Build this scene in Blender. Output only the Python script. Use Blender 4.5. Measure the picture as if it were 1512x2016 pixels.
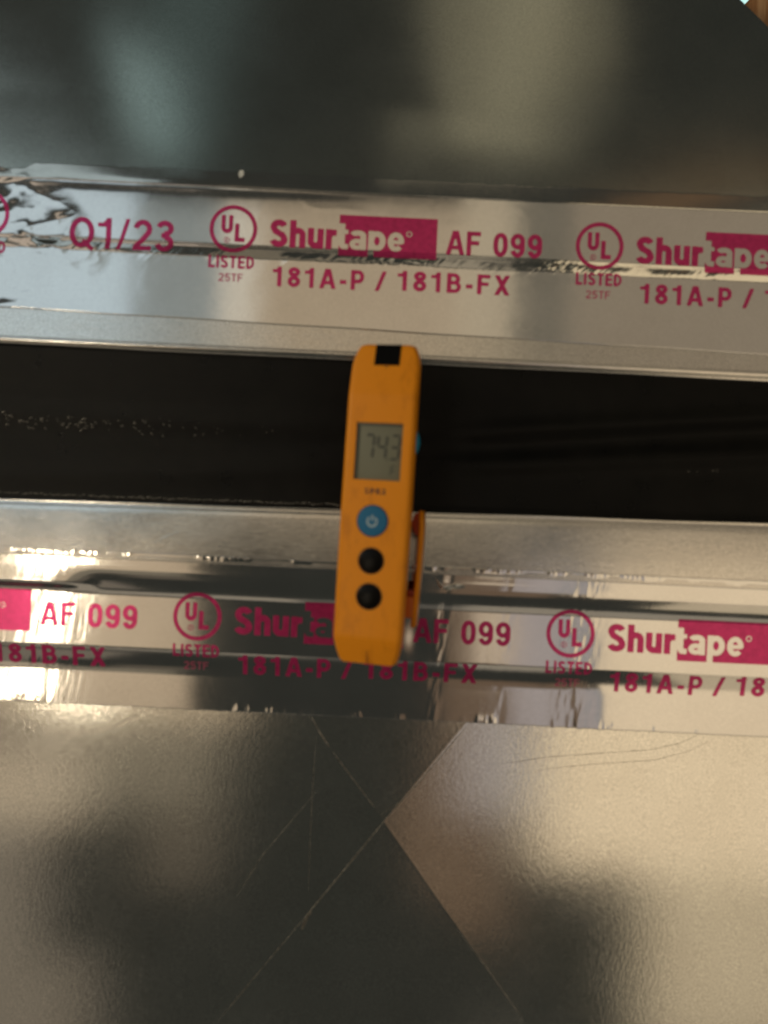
import bpy, bmesh, math
import numpy as np
from mathutils import Vector, Matrix
rad = math.radians
SC = bpy.context.scene
COL = SC.collection
for o in list(bpy.data.objects):
    bpy.data.objects.remove(o)

# ------------------------------------------------------------------ camera
D = 0.3787                 # metres from the camera to the duct face
S = 0.00025                # one design unit (u, v) = 0.25 mm
TH = rad(2.7)
cd = bpy.data.cameras.new('camera')
cam = bpy.data.objects.new('camera', cd)
COL.objects.link(cam)
cd.sensor_fit = 'VERTICAL'
cd.sensor_height = 36
cd.sensor_width = 27
cd.lens = 18 / math.tan(rad(33.65))
cd.clip_start = 0.01
cd.clip_end = 50
cam.matrix_world = Matrix.Translation((0, -D, 0)) @ Matrix.Rotation(rad(90), 4, 'X') @ Matrix.Rotation(TH, 4, 'Z')
cd.dof.use_dof = True
cd.dof.focus_distance = 0.455
cd.dof.aperture_fstop = 3.2
SC.camera = cam

# ------------------------------------------------------------------ render
SC.render.engine = 'CYCLES'
SC.cycles.use_denoising = True
SC.cycles.caustics_reflective = False
SC.cycles.caustics_refractive = False
SC.cycles.sample_clamp_indirect = 3
SC.cycles.max_bounces = 6
SC.cycles.filter_width = 1.9
SC.view_settings.view_transform = 'Standard'
SC.view_settings.look = 'None'
SC.view_settings.exposure = 0
SC.view_settings.gamma = 1

# ------------------------------------------------------------------ world (dim room)
W = bpy.data.worlds.new('World')
SC.world = W
W.use_nodes = True
W.node_tree.nodes['Background'].inputs[0].default_value = (0.033, 0.034, 0.029, 1)
W.node_tree.nodes['Background'].inputs[1].default_value = 0.9

UPT = rad(12)              # the upper duct leans back by this
V_BEND = 384
def img2uv(x, y):
    dx, dy = x - 756, y - 1008
    c, s = math.cos(TH), math.sin(TH)
    return dx*c + dy*s, -dx*s + dy*c + 1008

def P(u, v, h=0.0):        # h in millimetres towards the viewer
    return Vector((u*S, -h*0.001, -(v-1008)*S))

# ------------------------------------------------------------------ area lights added behind the viewer to give the metal its reflections
# Each lamp is placed where the metal mirrors it: centre of its mirror image, its size and the slope of the face
NL = [0]
def lamp(x0, x1, y0, y1, col, slope=0.0, dist=1.55, shape='RECTANGLE', spread=180):
    u, v = img2uv((x0+x1)/2, (y0+y1)/2)
    c = Vector((0, -D, 0))
    d = (P(u, v) - c).normalized()
    n = Vector((0, -math.cos(slope), math.sin(slope)))
    if slope:
        p0 = P(0, V_BEND)
        t = (p0 - c).dot(n) / d.dot(n)
    else:
        t = (P(u, v) - c).length
    hit = c + d*t
    r = (d - 2*d.dot(n)*n).normalized()
    pos = hit + r*dist
    k = (t + dist) / t * S
    L = bpy.data.lights.new('reflection_light', 'AREA')
    L.shape = shape
    L.size = (x1-x0)*k
    L.size_y = (y1-y0)*k
    m = max(col)
    L.color = [a/m for a in col]
    L.energy = m * L.size * L.size_y * math.pi * (math.pi/4 if shape == 'ELLIPSE' else 1)
    o = bpy.data.objects.new('reflection_light', L)
    o.location = pos
    zz = Vector((0, -1, 0)) if not slope else r
    o.rotation_euler = zz.to_track_quat('Z', 'Y').to_euler()
    # local Y of the lamp kept vertical
    zax = zz.normalized(); xax = Vector((0, 0, 1)).cross(zax).normalized(); yax = zax.cross(xax)
    o.matrix_world = Matrix.Translation(pos) @ Matrix((xax, yax, zax)).transposed().to_4x4()
    COL.objects.link(o)
    return o

# left side: warm panels added for reflections, and the lamp of the hot highlight
lamp(-500, 385, 930, 1400, (.50, .38, .255))
lamp(-600, 45, 1490, 1630, (.44, .35, .25))
lamp(-600, 45, 1400, 1490, (.20, .16, .12))
lamp(45, 325, 1400, 1600, (.17, .14, .10))
lamp(170, 325, 1600, 1760, (.09, .07, .05))
lamp(-500, 60, 1900, 2300, (.16, .13, .10))
lamp(-600, -40, 1630, 1900, (.17, .14, .11))
lamp(58, 160, 1088, 1146, (26, 22.4, 16.5), shape='ELLIPSE')
lamp(72, 118, 1168, 1262, (14, 12, 9))
lamp(18, 82, 1312, 1376, (14, 12, 9))
# right side, warm
lamp(1165, 2400, 960, 1760, (.80, .63, .43))
lamp(1370, 2400, 1760, 2150, (.50, .40, .27))
lamp(1010, 1160, 960, 1620, (.24, .24, .26))
lamp(925, 1010, 1160, 1330, (.42, .35, .26))
lamp(865, 1110, 1000, 1860, (.12, .07, .04))
lamp(-1500, 400, 2250, 5200, (.26, .22, .17))  # added from below, stands for a lit floor
lamp(860, 2600, 2250, 5200, (.26, .22, .17))
lamp(400, 860, 2300, 5200, (.07, .06, .05))
# upper part
lamp(-700, 260, 330, 860, (.52, .63, .70))
lamp(260, 500, 400, 860, (.24, .27, .27))
lamp(430, 900, 400, 900, (.40, .31, .21))
lamp(900, 1010, 350, 900, (.44, .36, .25))
lamp(1010, 1120, 350, 900, (.14, .12, .09))
lamp(1120, 2400, 350, 900, (.24, .19, .135))
# higher up, mirrored by the slanting ramp below the crease of the upper tape
lamp(1120, 1640, 420, 640, (.75, .60, .38), rad(10))
lamp(840, 1000, 420, 620, (.30, .25, .18), rad(10))
lamp(420, 840, 420, 560, (.16, .13, .09), rad(10))
lamp(-400, 420, 430, 600, (.50, .41, .33), rad(10))
# top, mirrored in the leaning upper duct
lamp(235, 350, 130, 260, (.28, .37, .37), UPT)
lamp(-300, 310, 258, 400, (.36, .44, .46), UPT)
lamp(310, 440, -150, 330, (.05, .075, .075), UPT)
lamp(872, 1090, -220, 310, (.17, .145, .095), UPT)
lamp(970, 1200, -250, 170, (.13, .11, .07), UPT)
lamp(1130, 1620, 352, 408, (.10, .05, .018), UPT)
lamp(740, 1150, 240, 340, (.14, .12, .08), UPT)
# added key light, off to the left, to brighten the thermometer
kl = bpy.data.lights.new('added_key_light', 'AREA')
kl.shape = 'DISK'; kl.size = 0.45; kl.color = (1, .82, .56); kl.energy = 20
ko = bpy.data.objects.new('added_key_light', kl)
ko.location = (-2.3, -1.15, 0.75)
ko.rotation_euler = (Vector(ko.location) - Vector((0, 0, 0))).to_track_quat('Z', 'Y').to_euler()
COL.objects.link(ko)

# ------------------------------------------------------------------ helpers
def tag(o, label=None, cat=None, group=None, kind=None):
    if label: o['label'] = label
    if cat: o['category'] = cat
    if group: o['group'] = group
    if kind: o['kind'] = kind
    return o

def empty(name, loc=(0, 0, 0), **k):
    o = bpy.data.objects.new(name, None)
    o.location = loc
    COL.objects.link(o)
    bpy.context.view_layer.update()
    return tag(o, **k)

def link(name, me, mat, parent=None, smooth=True):
    if mat is not None:
        me.materials.clear(); me.materials.append(mat)
    if smooth:
        me.polygons.foreach_set('use_smooth', [True]*len(me.polygons))
    o = bpy.data.objects.new(name, me)
    COL.objects.link(o)
    if parent is not None:
        o.parent = parent
        o.matrix_parent_inverse = Matrix.Identity(4)
        if parent.type == 'EMPTY' and parent.get('keep_world'):
            o.matrix_parent_inverse = parent.matrix_world.inverted()
    return o

_rng = {}
def vnoise(x, y, seed=0):
    if seed not in _rng:
        _rng[seed] = np.random.RandomState(seed).rand(256, 256)
    g = _rng[seed]
    xi = np.floor(x).astype(int); yi = np.floor(y).astype(int)
    fx = x-xi; fy = y-yi
    fx = fx*fx*fx*(fx*(fx*6-15)+10); fy = fy*fy*fy*(fy*(fy*6-15)+10)
    a = g[xi % 256, yi % 256]; b = g[(xi+1) % 256, yi % 256]
    c = g[xi % 256, (yi+1) % 256]; d = g[(xi+1) % 256, (yi+1) % 256]
    return (a*(1-fx)+b*fx)*(1-fy) + (c*(1-fx)+d*fx)*fy
def fbm(x, y, seed=0, o=4):
    r = 0; a = .5
    for i in range(o):
        r = r + a*vnoise(x*2**i, y*2**i, seed+i*7); a *= .5
    return r/(1-.5**o)
def ridged(x, y, seed=0, o=3):
    r = 0; a = .5
    for i in range(o):
        r = r + a*(1-np.abs(2*vnoise(x*2**i, y*2**i, seed+i*5)-1)); a *= .5
    return r/(1-.5**o)
def ss(a, b, x):
    t = np.clip((x-a)/(b-a), 0, 1)
    return t*t*(3-2*t)
def lin(a, b, x):
    return np.clip((x-a)/(b-a), 0, 1)
def bell(c, w, x):
    return np.exp(-((x-c)/w)**2)

def grid_mesh(name, us, vt, vb, nv, hf, skirt=0.4, skirt2=None):
    """height-field sheet between the edge curves vt(u) and vb(u), its rim folded down by skirt mm"""
    nu = len(us)
    T = np.linspace(0, 1, nv)
    U = np.repeat(us[None, :], nv, 0)
    V = vt(us)[None, :]*(1-T[:, None]) + vb(us)[None, :]*T[:, None]
    H = hf(U, V)
    if skirt:
        U = np.vstack([U[:1], U, U[-1:]]); V = np.vstack([V[:1]-.3, V, V[-1:]+.3])
        H = np.vstack([H[:1]-skirt, H, H[-1:]-(skirt2 or skirt)])
        nv += 2
    co = np.stack([U*S, -H*.001, -(V-1008)*S], -1).reshape(-1, 3)
    i = np.arange(nv-1)[:, None]*nu + np.arange(nu-1)[None, :]
    f = np.stack([i, i+nu, i+nu+1, i+1], -1).reshape(-1, 4)
    me = bpy.data.meshes.new(name)
    me.vertices.add(len(co)); me.vertices.foreach_set('co', co.ravel())
    me.loops.add(f.size); me.loops.foreach_set('vertex_index', f.ravel())
    me.polygons.add(len(f)); me.polygons.foreach_set('loop_start', np.arange(0, f.size, 4)); me.polygons.foreach_set('loop_total', np.full(len(f), 4))
    me.update(calc_edges=True)
    return me

# ------------------------------------------------------------------ materials
def new_mat(name):
    m = bpy.data.materials.new(name); m.use_nodes = True
    nt = m.node_tree
    return m, nt, nt.nodes['Principled BSDF']
def N(nt, typ, **k):
    n = nt.nodes.new(typ)
    for a, b in k.items(): setattr(n, a, b)
    return n
def coords(nt, scale):
    tc = N(nt, 'ShaderNodeTexCoord'); mp = N(nt, 'ShaderNodeMapping')
    mp.inputs['Scale'].default_value = scale
    nt.links.new(tc.outputs['Object'], mp.inputs[0])
    return mp.outputs[0]
def noise(nt, scale, vec, detail=3, rough=.55):
    n = N(nt, 'ShaderNodeTexNoise'); n.inputs['Scale'].default_value = scale
    n.inputs['Detail'].default_value = detail; n.inputs['Roughness'].default_value = rough
    nt.links.new(vec, n.inputs['Vector'])
    return n.outputs['Fac']
def maprange(nt, fac, a, b, lo, hi):
    m = N(nt, 'ShaderNodeMapRange'); nt.links.new(fac, m.inputs[0])
    for i, v in zip((1, 2, 3, 4), (a, b, lo, hi)): m.inputs[i].default_value = v
    return m.outputs[0]
def ramp(nt, fac, stops):
    r = N(nt, 'ShaderNodeValToRGB'); e = r.color_ramp.elements
    while len(e) < len(stops): e.new(.5)
    for q, (p, c) in zip(e, stops): q.position = p; q.color = (*c, 1)
    nt.links.new(fac, r.inputs[0]); return r.outputs[0]
def bump(nt, b, fac, strength, dist, prev=None):
    n = N(nt, 'ShaderNodeBump'); n.inputs['Strength'].default_value = strength; n.inputs['Distance'].default_value = dist
    nt.links.new(fac, n.inputs['Height'])
    if prev: nt.links.new(prev, n.inputs['Normal'])
    nt.links.new(n.outputs[0], b.inputs['Normal'])
    return n.outputs[0]

def metal(name, base, r0, r1, streak=(1, 1, .25), fine=1800, bs=.25, bd=.00004, grain=.35):
    m, nt, b = new_mat(name)
    b.inputs['Metallic'].default_value = 1
    v = coords(nt, streak)
    n1 = noise(nt, fine, v, 4, .65)
    v2 = coords(nt, (1, 1, 1))
    n2 = noise(nt, 25, v2, 5, .6)
    n3 = noise(nt, 1500, v2, 3, .7)
    mx = N(nt, 'ShaderNodeMath', operation='ADD')
    nt.links.new(n1, mx.inputs[0]); nt.links.new(n2, mx.inputs[1])
    nt.links.new(maprange(nt, mx.outputs[0], .6, 1.4, r0, r1), b.inputs['Roughness'])
    lo = [c*(1-grain) for c in base]; hi = [min(1, c*(1+grain)) for c in base]
    c = ramp(nt, n3, [(.3, lo), (.7, hi)])
    dn = ramp(nt, n2, [(.35, (.95, .945, .94)), (.6, (1, 1, 1))])
    mm = N(nt, 'ShaderNodeMix', data_type='RGBA', blend_type='MULTIPLY'); mm.inputs['Factor'].default_value = 1
    nt.links.new(c, mm.inputs[6]); nt.links.new(dn, mm.inputs[7])
    nt.links.new(mm.outputs[2], b.inputs['Base Color'])
    p = bump(nt, b, n1, bs, bd)
    return m
M_duct_up = metal('galvanised_sheet_matt', (.64, .66, .62), .14, .19, (1, 1, 1), 900, .3, .00002, .16)
M_duct_lo = metal('galvanised_sheet', (.82, .79, .72), .105, .15, (1, 1, .4), 720, .8, .00005, .24)
M_strip = metal('galvanised_strip', (.76, .73, .67), .12, .28, (.12, 1, 1), 1300, .6, .00004, .18)
M_tape = metal('aluminium_foil', (.80, .78, .74), .075, .125, (1, 1, .5), 700, .12, .00002, .06)

def plain(name, base, rough=.5, metallic=0, grain=.06, nscale=900, bs=.1, bd=.00003, spec=.5, coat=0):
    m, nt, b = new_mat(name)
    b.inputs['Metallic'].default_value = metallic
    b.inputs['Specular IOR Level'].default_value = spec
    b.inputs['Coat Weight'].default_value = coat
    v = coords(nt, (1, 1, 1))
    n = noise(nt, nscale, v, 4, .6)
    nt.links.new(ramp(nt, n, [(.3, [c*(1-grain) for c in base]), (.7, [min(1, c*(1+grain)) for c in base])]), b.inputs['Base Color'])
    nt.links.new(maprange(nt, n, .3, .7, rough*.9, min(1, rough*1.1)), b.inputs['Roughness'])
    bump(nt, b, n, bs, bd)
    return m
M_ink = plain('magenta_ink', (.62, .04, .18), .24, .55, .16, 420, .05, .00002)
M_inkpale = plain('magenta_ink_thin', (.66, .16, .26), .24, .6, .12, 2500, .05, .00002)
M_yel = plain('amber_plastic', (.84, .295, .008), .42, 0, .07, 2500, .12, .00002, .25)
def wear(m, scale=140):
    nt = m.node_tree; b = nt.nodes['Principled BSDF']
    v = coords(nt, (1, 1, .35)); n = noise(nt, scale, v, 6, .7)
    old = b.inputs['Base Color'].links[0].from_socket
    mm = N(nt, 'ShaderNodeMix', data_type='RGBA', blend_type='MULTIPLY'); mm.inputs['Factor'].default_value = 1
    nt.links.new(old, mm.inputs[6]); nt.links.new(ramp(nt, n, [(.30, (.80, .76, .70)), (.48, (1, 1, 1)), (.80, (1, 1, 1))]), mm.inputs[7])
    nt.links.new(mm.outputs[2], b.inputs['Base Color'])
    nt.links.new(maprange(nt, n, .3, .7, .34, .5), b.inputs['Roughness'])
wear(M_yel)
M_org = plain('orange_plastic', (.55, .13, .015), .45, 0, .05, 2500, .1, .00002)
M_red = plain('red_plastic', (.28, .03, .008), .45)
M_blk = plain('black_rubber', (.003, .0025, .002), .3, 0, .15, 2500, .1, .00002, .12)
M_blkgloss = plain('black_lens', (.002, .0018, .0015), .3, spec=.1)
M_blue = plain('blue_rubber', (.020, .150, .31), .55, 0, .05, spec=.25)
M_cyan = plain('bright_blue_plastic', (.01, .30, .52), .4)
M_white = plain('white_print', (.40, .52, .58), .5)
M_lcd = plain('lcd_panel', (.19, .195, .145), .4, 0, .04, 3000, .03, .00001, .2)
M_seg = plain('lcd_segment', (.052, .054, .038), .4)
M_lcdw = plain('lcd_well_shade', (.10, .10, .075), .5)
M_brn = plain('brown_print', (.16, .055, .012), .5)
M_lint = plain('white_lint', (.75, .78, .76), .8)
M_steel = plain('probe_steel', (.6, .6, .6), .25, 1)
M_shiny = plain('bare_foil', (.88, .86, .80), .16, 1, .05)
M_scr = plain('scratched_zinc', (.31, .29, .25), .36, 1, .6, 900, .4, .0001)
M_scrd = plain('dull_scratch', (.22, .19, .15), .6, .5, .2)

def wood_mat():
    m, nt, b = new_mat('brown_wood')
    v = coords(nt, (60, 60, 6))
    n = noise(nt, 3, v, 5, .6)
    nt.links.new(ramp(nt, n, [(.3, (.16, .07, .025)), (.55, (.34, .17, .07)), (.75, (.55, .34, .18))]), b.inputs['Base Color'])
    b.inputs['Roughness'].default_value = .7
    bump(nt, b, n, .3, .001)
    return m
M_wood = wood_mat()

def fabric_mat():
    m, nt, b = new_mat('black_coated_fabric')
    v = coords(nt, (1, 1, 1))
    n = noise(nt, 60, v, 4, .6)
    nt.links.new(ramp(nt, n, [(.3, (.0025, .0025, .002)), (.7, (.006, .0055, .0045))]), b.inputs['Base Color'])
    # woven scrim under the coating
    wx = N(nt, 'ShaderNodeTexWave', wave_type='BANDS', bands_direction='X'); wx.inputs['Scale'].default_value = 330
    wz = N(nt, 'ShaderNodeTexWave', wave_type='BANDS', bands_direction='Z'); wz.inputs['Scale'].default_value = 330
    for w in (wx, wz):
        nt.links.new(v, w.inputs['Vector']); w.inputs['Distortion'].default_value = .6
    ad = N(nt, 'ShaderNodeMath', operation='MULTIPLY')
    nt.links.new(wx.outputs['Fac'], ad.inputs[0]); nt.links.new(wz.outputs['Fac'], ad.inputs[1])
    nt.links.new(maprange(nt, n, .3, .7, .26, .36), b.inputs['Roughness'])
    b.inputs['Specular IOR Level'].default_value = .16
    bump(nt, b, ad.outputs[0], .7, .00022)
    return m
M_fab = fabric_mat()

# ------------------------------------------------------------------ surface shapes (heights in mm)
ME_UP = 0.0
def tape_mask_left(U, V):     # crumpled stretch at the far left of the upper tape
    edge = -660 + 70*np.sin((V-430)/60.)
    return ss(40, -60, U-edge)
def h_upper_tape(U, V):
    h = 0.5 - np.maximum(0, V_BEND-V)*S*1000*math.tan(UPT)
    h = h + 1.0*ss(497, 503, V)*0 + 1.25*lin(499, 524, V) + .10*bell(500, 2.5, V)
    h = h - .11*bell(388, 9, V)*(.6+.8*fbm(U/160., V/60., 3))*ss(0, -350, U)
    # long soft waviness, stretched along the tape
    h = h + .05*fbm(U/260., V/110., 11, 3) + .022*fbm(U/60., V/70., 17, 3)
    # slanting little wrinkles below the crease
    w = bell(520, 13, V)
    k = fbm(U/90., V/400., 23, 2)
    h = h + .20*w*ss(.42, .62, k)*ridged((U+V*1.1)/17., (V-U*.25)/60., 31, 2)
    for c, hwid, a in ((10, 85, .36), (-105, 40, .16), (318, 42, .42), (-610, 90, .2), (640, 120, .12)):
        h = h + a*bell(515, 11, V)*bell(c, hwid, U)*ridged((U+V*.9)/13., (V-U*.2)/70., 33, 2)
    # crumple
    m = tape_mask_left(U, V)
    h = h + m*(1.5*ridged((U*.75+V*.6)/150., (V-.5*U)/105., 41, 2) - .9) + m*.42*ridged((U-.4*V)/60., (V+.3*U)/48., 49, 2) + m*.12*fbm(U/22., V/20., 47, 2)
    # small fold marks up and down
    h = h + .008*bell(0, 1, (np.abs(fbm(U/110., V/90., 53, 2)-.5))*14)
    return h
def h_strip_up(U, V):
    h = 1.15 + .03*fbm(U/200., V/40., 61, 3)
    h = h - 1.1*ss(704, 716, V) + .22*bell(702, 4, V)
    return h
def h_strip_lo(U, V):
    h = 4.5 + .05*fbm(U/180., V/60., 67, 3) - 1.2*ss(1020, 1010, V+.03*(U)*.6) * 0
    h = h - .5*bell(1010, 7, V-(-.0142*U)) + (V-1060)*.25*.055
    return h
def h_lower_tape(U, V):
    h = 5.2 + 0*U
    h = h - 4.0*(np.clip((V-1136)/(1195-1136), 0, 1)**1.7)*(1-.8*ss(-540, -640, U)) - 3.2*ss(-540, -640, U)*ss(1172, 1192, V)
    h = h - (3.0-.9*ss(330, 460, U))*(1-(1-lin(1297, 1352, V))**1.8)
    h = h + .10*fbm(U/300., V/130., 71, 3) + .018*fbm(U/55., V/80., 73, 3)
    # puckers that run across the tape
    for c, w, a in ((-655, 80, .34), (-580, 30, .15), (395, 30, .8), (120, 14, .7), (-95, 10, .15), (250, 16, .3), (215, 10, .2), (520, 12, .12)):
        h = h + .13*a*bell(c, w, U+ .05*(V-1250))*(fbm((U+.12*V)/16., V/70., 79+int(abs(c)), 3)-.5)*2
    # little puckers along the rims
    e = bell(1111, 9, V) + bell(1412, 10, V)
    h = h + .22*e*ss(.5, .72, fbm(U/38., V/500., 89, 2))*ridged(U/9., V/50., 97, 2)
    # a dent beside the thermometer
    h = h - .35*bell(0, 1, np.hypot((U-75)/22., (V-1252)/35.))
    return h
CX, CV = 27.8, 1619.4
def h_lower_duct(U, V):
    a = np.abs(U-CX); b = np.abs(V-CV)*.765
    t = .040
    d = np.maximum(a, b)
    h = -d*S*1000*t + 3.5
    h = h + .10*fbm(U/330., V/300., 101, 2)
    # raised burr of the cross break
    h = h + .05*bell(0, 1.6, a-b)
    return h - 5.4

# ------------------------------------------------------------------ ducts
us = np.linspace(-1150, 1150, 1151)
DU = empty('sheet_metal_duct', (0, 0, .2), label='dark blurred galvanised duct above the upper foil tape, its slanting corner at top right', cat='duct')
DU['keep_world'] = 1
# upper duct: a leaning panel, a slanting edge at the right, and the side that turns away
def lean(x, y, back=0.0):
    u, v = img2uv(x, y)
    c = Vector((0, -D, 0)); d = (P(u, v)-c).normalized()
    n = Vector((0, -math.cos(UPT), math.sin(UPT)))
    t = (P(0, V_BEND, -.1)-c).dot(n)/d.dot(n)
    return c + d*t + Vector((0, back, 0))
a0, a1 = lean(1460, 0), lean(1512, 50)
ed = (a1-a0).normalized()
top = P(0, V_BEND, 0)
zb = P(0, 388).z
tdir = Vector((0, math.sin(UPT), math.cos(UPT)))
# point on the slanting edge at the bend height and at the top
def edge_at(z): return a0 + ed*((z-a0.z)/ed.z)
e_lo = edge_at(zb); ztop = a0.z+.035
e_hi = edge_at(ztop)
bm = bmesh.new()
def leanpt(x, z): return Vector((x, (z-zb)*math.tan(UPT)+.0001, z))
ny, nx = 40, 120
rows = []
for j in range(ny+1):
    z = zb + (ztop-zb)*j/ny
    xe = edge_at(z).x
    row = []
    for i in range(nx+1):
        x = -.29 + (xe+.29)*i/nx
        p = leanpt(x, z)
        p.y += min(1, (z-zb)/.05)*(.0009*(math.sin(x*14+1)*math.sin(z*17+2)) + .0003*math.sin(x*41+z*23))
        row.append(bm.verts.new(p))
    rows.append(row)
for j in range(ny):
    for i in range(nx):
        bm.faces.new((rows[j][i], rows[j][i+1], rows[j+1][i+1], rows[j+1][i]))
me = bpy.data.meshes.new('face_panel'); bm.to_mesh(me); bm.free()
link('face_panel', me, M_duct_up, DU)
bm = bmesh.new()     # side panel and top panel that turn back from the face
prev = None
for j in range(ny+1):
    q = rows and None
    z = zb + (ztop-zb)*j/ny
    p = leanpt(edge_at(z).x, z)
    p.y += min(1, (z-zb)/.05)*(.0009*(math.sin(p.x*14+1)*math.sin(z*17+2)) + .0003*math.sin(p.x*41+z*23))
    A = bm.verts.new(p); Bv = bm.verts.new(p + Vector((.0012, .003, .0008))); Cv = bm.verts.new(p + Vector((.002, .05, 0)))
    if prev: 
        bm.faces.new((prev[0], prev[1], Bv, A)); bm.faces.new((prev[1], prev[2], Cv, Bv))
    prev = (A, Bv, Cv)
me = bpy.data.meshes.new('side_panel'); bm.to_mesh(me); bm.free()
link('side_panel', me, M_duct_up, DU)

DL = empty('sheet_metal_duct', (0, 0, -.25), label='lower galvanised duct with diagonal cross-break creases, below the lower foil tape', cat='duct')
DL['keep_world'] = 1
ul = np.linspace(-1150, 1150, 900)
me = grid_mesh('creased_panel', ul, lambda u: 1380+0*u, lambda u: 2400+0*u, 420, h_lower_duct, 6)
link('creased_panel', me, M_duct_lo, DL)

def ribbon(name, pts, w, mat, parent, hf, lift=.05, seed=0, jag=.5, kind=None):
    """thin raised burr that follows a surface; pts in photo-plane units"""
    rs = np.random.RandomState(seed)
    uv = [img2uv(*p) for p in pts]
    out = []
    for (a, b) in zip(uv[:-1], uv[1:]):
        n = max(2, int(math.hypot(b[0]-a[0], b[1]-a[1])/6))
        for i in range(n): out.append((a[0]+(b[0]-a[0])*i/n, a[1]+(b[1]-a[1])*i/n))
    out.append(uv[-1])
    bm = bmesh.new(); pv = None
    n = len(out)
    for i, (u, v) in enumerate(out):
        a = out[max(0, i-1)]; b = out[min(n-1, i+1)]
        dx, dy = b[0]-a[0], b[1]-a[1]; l = math.hypot(dx, dy) or 1
        t = .62*w*(1-jag+jag*2*rs.rand())*min(1, 4*min(i+.6, n-i-.4)/n+.25)
        px, py = -dy/l*t/2, dx/l*t/2
        vs = []
        for k, hh in ((-1, 0), (0, lift), (1, 0)):
            uu, vv = u+px*k, v+py*k
            h = float(hf(np.array([uu]), np.array([vv]))[0])
            vs.append(bm.verts.new(P(uu, vv, h+hh+.02)))
        if pv:
            for k in (0, 1): bm.faces.new((pv[k], pv[k+1], vs[k+1], vs[k]))
        pv = vs
    bmesh.ops.recalc_face_normals(bm, faces=bm.faces)
    me = bpy.data.meshes.new(name); bm.to_mesh(me); bm.free()
    return link(name, me, mat, parent)

ribbon('crease_burr', [(930, 1421), (835, 1532), (755, 1621)], 2.6, M_scr, DL, h_lower_duct, .06, 1)
ribbon('crease_burr', [(755, 1621), (690, 1702), (600, 1812)], 4.5, M_scr, DL, h_lower_duct, .10, 2)
ribbon('crease_burr', [(600, 1812), (520, 1908), (425, 2024)], 2.8, M_scr, DL, h_lower_duct, .06, 3)
ribbon('crease_burr', [(592, 1838), (602, 1815), (612, 1800)], 8, M_scr, DL, h_lower_duct, .12, 4)
ribbon('crease_burr', [(900, 1836), (960, 1915), (1036, 2024)], 1.6, M_scr, DL, h_lower_duct, .04, 5)
ribbon('crease_burr', [(736, 1592), (700, 1545), (655, 1485)], 3.2, M_scr, DL, h_lower_duct, .06, 6)
ribbon('crease_burr', [(648, 1475), (628, 1445), (612, 1415)], 4.2, M_scr, DL, h_lower_duct, .06, 7)
ribbon('scratch', [(622, 1562), (570, 1625), (515, 1690), (462, 1775)], 1.7, M_scr, DL, h_lower_duct, .03, 8)
ribbon('scratch', [(622, 1450), (614, 1560), (608, 1700), (606, 1760)], 1.5, M_scr, DL, h_lower_duct, .02, 9, .9)
ribbon('scratch', [(752, 1606), (790, 1580), (835, 1536)], 1.4, M_scr, DL, h_lower_duct, .02, 10)
ribbon('scratch', [(975, 1512), (1080, 1497), (1200, 1490), (1290, 1485), (1350, 1473), (1392, 1454)], 1.5, M_scrd, DL, h_lower_duct, .02, 11)
ribbon('scratch', [(1060, 1522), (1180, 1512), (1300, 1506), (1370, 1488), (1425, 1462)], 1.2, M_scrd, DL, h_lower_duct, .02, 12)

# ------------------------------------------------------------------ flexible connector: black fabric between two crimped metal strips
FC = empty('flexible_connector', (0, 0, .04), label='black coated fabric flexible duct connector crimped between two shiny metal strips, across the middle', cat='duct connector')
FC['keep_world'] = 1
def h_fab(U, V):
    h = -1.6 - 1.2*np.sin(np.clip((V-712)/292., 0, 1)*math.pi)
    f = V + .10*(U-150)*ss(-50, 300, U)
    h = h + 2.4*bell(845, 20, f)*ss(20, 260, U) - 1.8*bell(872, 22, f)*ss(20, 300, U) + 2.0*bell(905, 20, f-.02*U)*ss(30, 220, U)
    g = V + .07*(U+200)
    h = h + .9*bell(935, 26, g)*ss(120, -300, U) + .8*bell(840, 22, V+.01*U)*ss(100, -250, U)
    h = h + .5*fbm(U/300., V/50., 113, 3)
    h = h + .7*bell(1004, 9, V+.0142*U)
    return h
me = grid_mesh('fabric', np.linspace(-1150, 1150, 920), lambda u: 704+.002*u, lambda u: 1014-.0142*u, 170, h_fab, 0)
link('fabric', me, M_fab, FC)
me = grid_mesh('metal_strip', us, lambda u: 630+.012*u, lambda u: 713.5+.0025*u+.5*np.sin(u/90.), 46, h_strip_up, 1.6)
link('metal_strip', me, M_strip, FC)
me = grid_mesh('metal_strip', us, lambda u: 1005.5-.0142*u + .6*np.sin(u/70.), lambda u: 1124+0*u, 56, h_strip_lo, 1.8)
link('metal_strip', me, M_strip, FC)
SL = FC
ribbon('scratch', [(306, 1068), (322, 1060), (340, 1052), (357, 1045)], 2.6, M_shiny, FC, h_strip_lo, .1, 13)

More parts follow.
